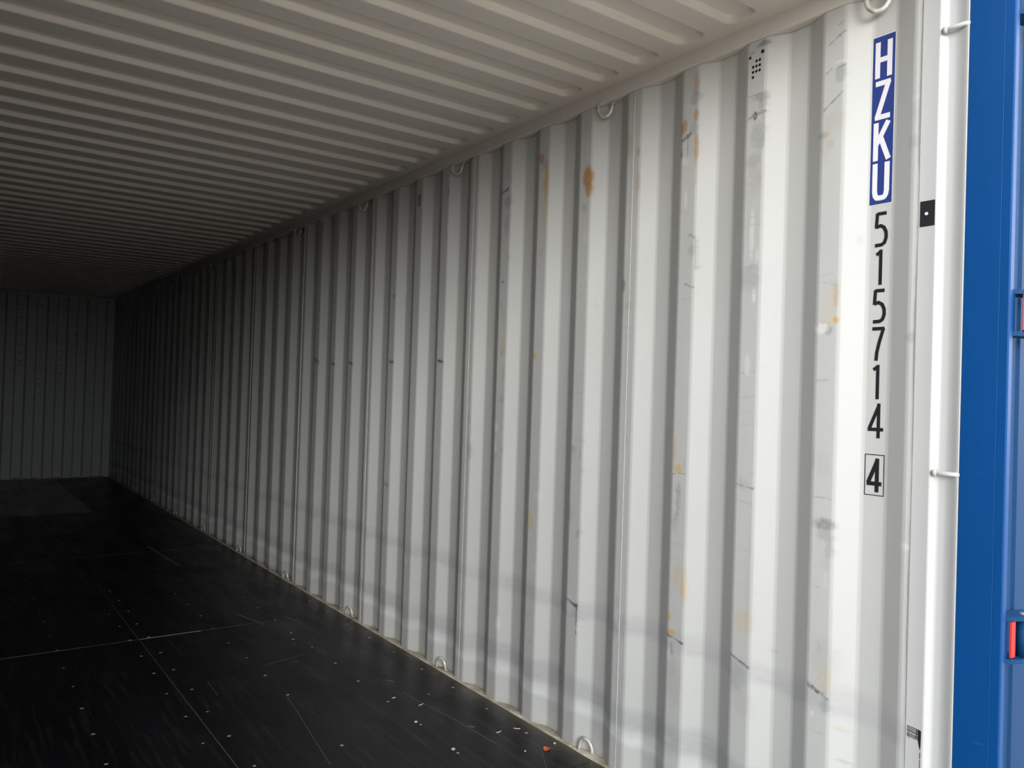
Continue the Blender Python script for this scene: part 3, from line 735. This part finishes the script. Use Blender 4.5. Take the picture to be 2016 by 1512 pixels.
stone('pebble', -.378, 3.255, .0075, 'flat grey pebble near the end of the long scratch', seed=7, sq=(1.4, .9, .4))
stone('pebble', -.423, 2.966, .0070, 'round whitish pebble between the thin scratch and the floor joint', M_wood, seed=8)
stone('pebble', -.220, 3.210, .0032, 'tiny white speck beside the start of the long scratch', M_wood, seed=9)
def splinter(x, y, L, ang, label, seed):
    rg = random.Random(seed); mb = MB(); n = 5; pts = []
    for i in range(n+1):
        t = i/n-.5; pts.append((math.cos(ang)*L*t - math.sin(ang)*L*.12*(4*t*t), math.sin(ang)*L*t+math.cos(ang)*L*.12*(4*t*t), .0022))
    mb.tube(pts, .0019, 6)
    return mb.obj('wood_splinter', M_wood, None, smooth=True, loc=(x, y, 0), label=label, cat='splinter')
splinter(-.308, 3.122, .030, .35, 'curved pale wood splinter left of the long scratch', 1)
splinter(-.176, 2.701, .028, .15, 'straight pale wood splinter between the long scratch and the ledge', 2)
splinter(-.095, 2.690, .030, -.75, 'pale splinter lying in the dust next to the beige ledge', 3)
# orange leaf scrap: curled little blade with a midrib
bm = bmesh.new(); vs = {}
for i in range(7):
    for j in range(5):
        u_, v_ = i/6-.5, j/4-.5; wv = (1-(2*u_)**2)**.6*.012+.001
        vs[i, j] = bm.verts.new((u_*.030, v_*2*wv, .0035+.006*abs(v_)+.004*math.sin(u_*5+1)))
for i in range(6):
    for j in range(4): bm.faces.new((vs[i, j], vs[i+1, j], vs[i+1, j+1], vs[i, j+1]))
me = bpy.data.meshes.new('leaf'); bm.to_mesh(me); bm.free(); me.materials.append(M_leaf)
leaf = link('leaf', me, None, (-.108, 2.470, 0), label='orange dried leaf scrap on the dusty floor edge', cat='leaf'); leaf.rotation_euler = (0, 0, .5)
sm = leaf.modifiers.new('thickness', 'SOLIDIFY'); sm.thickness = .0012
par(MB().tube([(-.123, 2.462, .0035), (-.108, 2.470, .0045), (-.090, 2.480, .004)], .0009, 5).obj('midrib', M_leaf, None), leaf)
bpy.context.view_layer.update()
mr = bpy.data.objects['midrib']; mr.matrix_parent_inverse = leaf.matrix_world.inverted()

# ------------------------------------------------------------------ yard outside
gm = MB().box((-60, -60, -.40), (60, 60, -.17)).obj('ground', M_ground, None, label='brown gravel yard the container stands on', cat='ground', kind='structure')
# unseen row of containers, added to block low sky light from the far end
def sky_block_container(x, label):
    c_ = empty('added_container', (x, -14.8, -.17), label=label, cat='container', group='added containers blocking low sky')
    n = 40; x0, x1, yf = x-6.05, x+6.05, -13.6; mb = MB(); pr = []
    for i in range(n):
        a = x0+.15+(x1-x0-.3)*i/n; st_ = (x1-x0-.3)/n; pr += [(a, yf), (a+st_*.25, yf), (a+st_*.5, yf-.036), (a+st_*.75, yf-.036)]
    pr += [(x1-.15, yf)]; m = len(pr)
    for z in (-.02, 2.60): mb.v += [(a, b, z) for a, b in pr]
    for i in range(m-1): mb.f.append((i, i+1, m+i+1, m+i))
    def cp(o): o.parent = c_; o.matrix_parent_inverse = Matrix.Translation(c_.location).inverted()
    cp(mb.obj('side_wall', M_blue2)); cp(MB().box((x0+.1, -16., -.05), (x1-.1, yf-.08, 2.68)).obj('body', M_blue2))
    for z0 in (-.17, 2.60): cp(MB().box((x0, yf-.06, z0), (x1, yf+.02, z0+.15)).obj('rail', M_blue2))
    for xa in (x0, x1-.16): cp(MB().box((xa, yf-.1, -.17), (xa+.16, yf+.03, 2.75)).obj('corner_post', M_blue2))
for x_, lb in ((-19.0, 'added blue container blocking low sky, far left behind the photographer, outside the picture'), (-6.6, 'added blue container blocking low sky, left behind the photographer, outside the picture'), (5.8, 'added blue container blocking low sky, right behind the photographer, outside the picture'), (18.2, 'added blue container blocking low sky, far right behind the photographer, outside the picture')): sky_block_container(x_, lb)
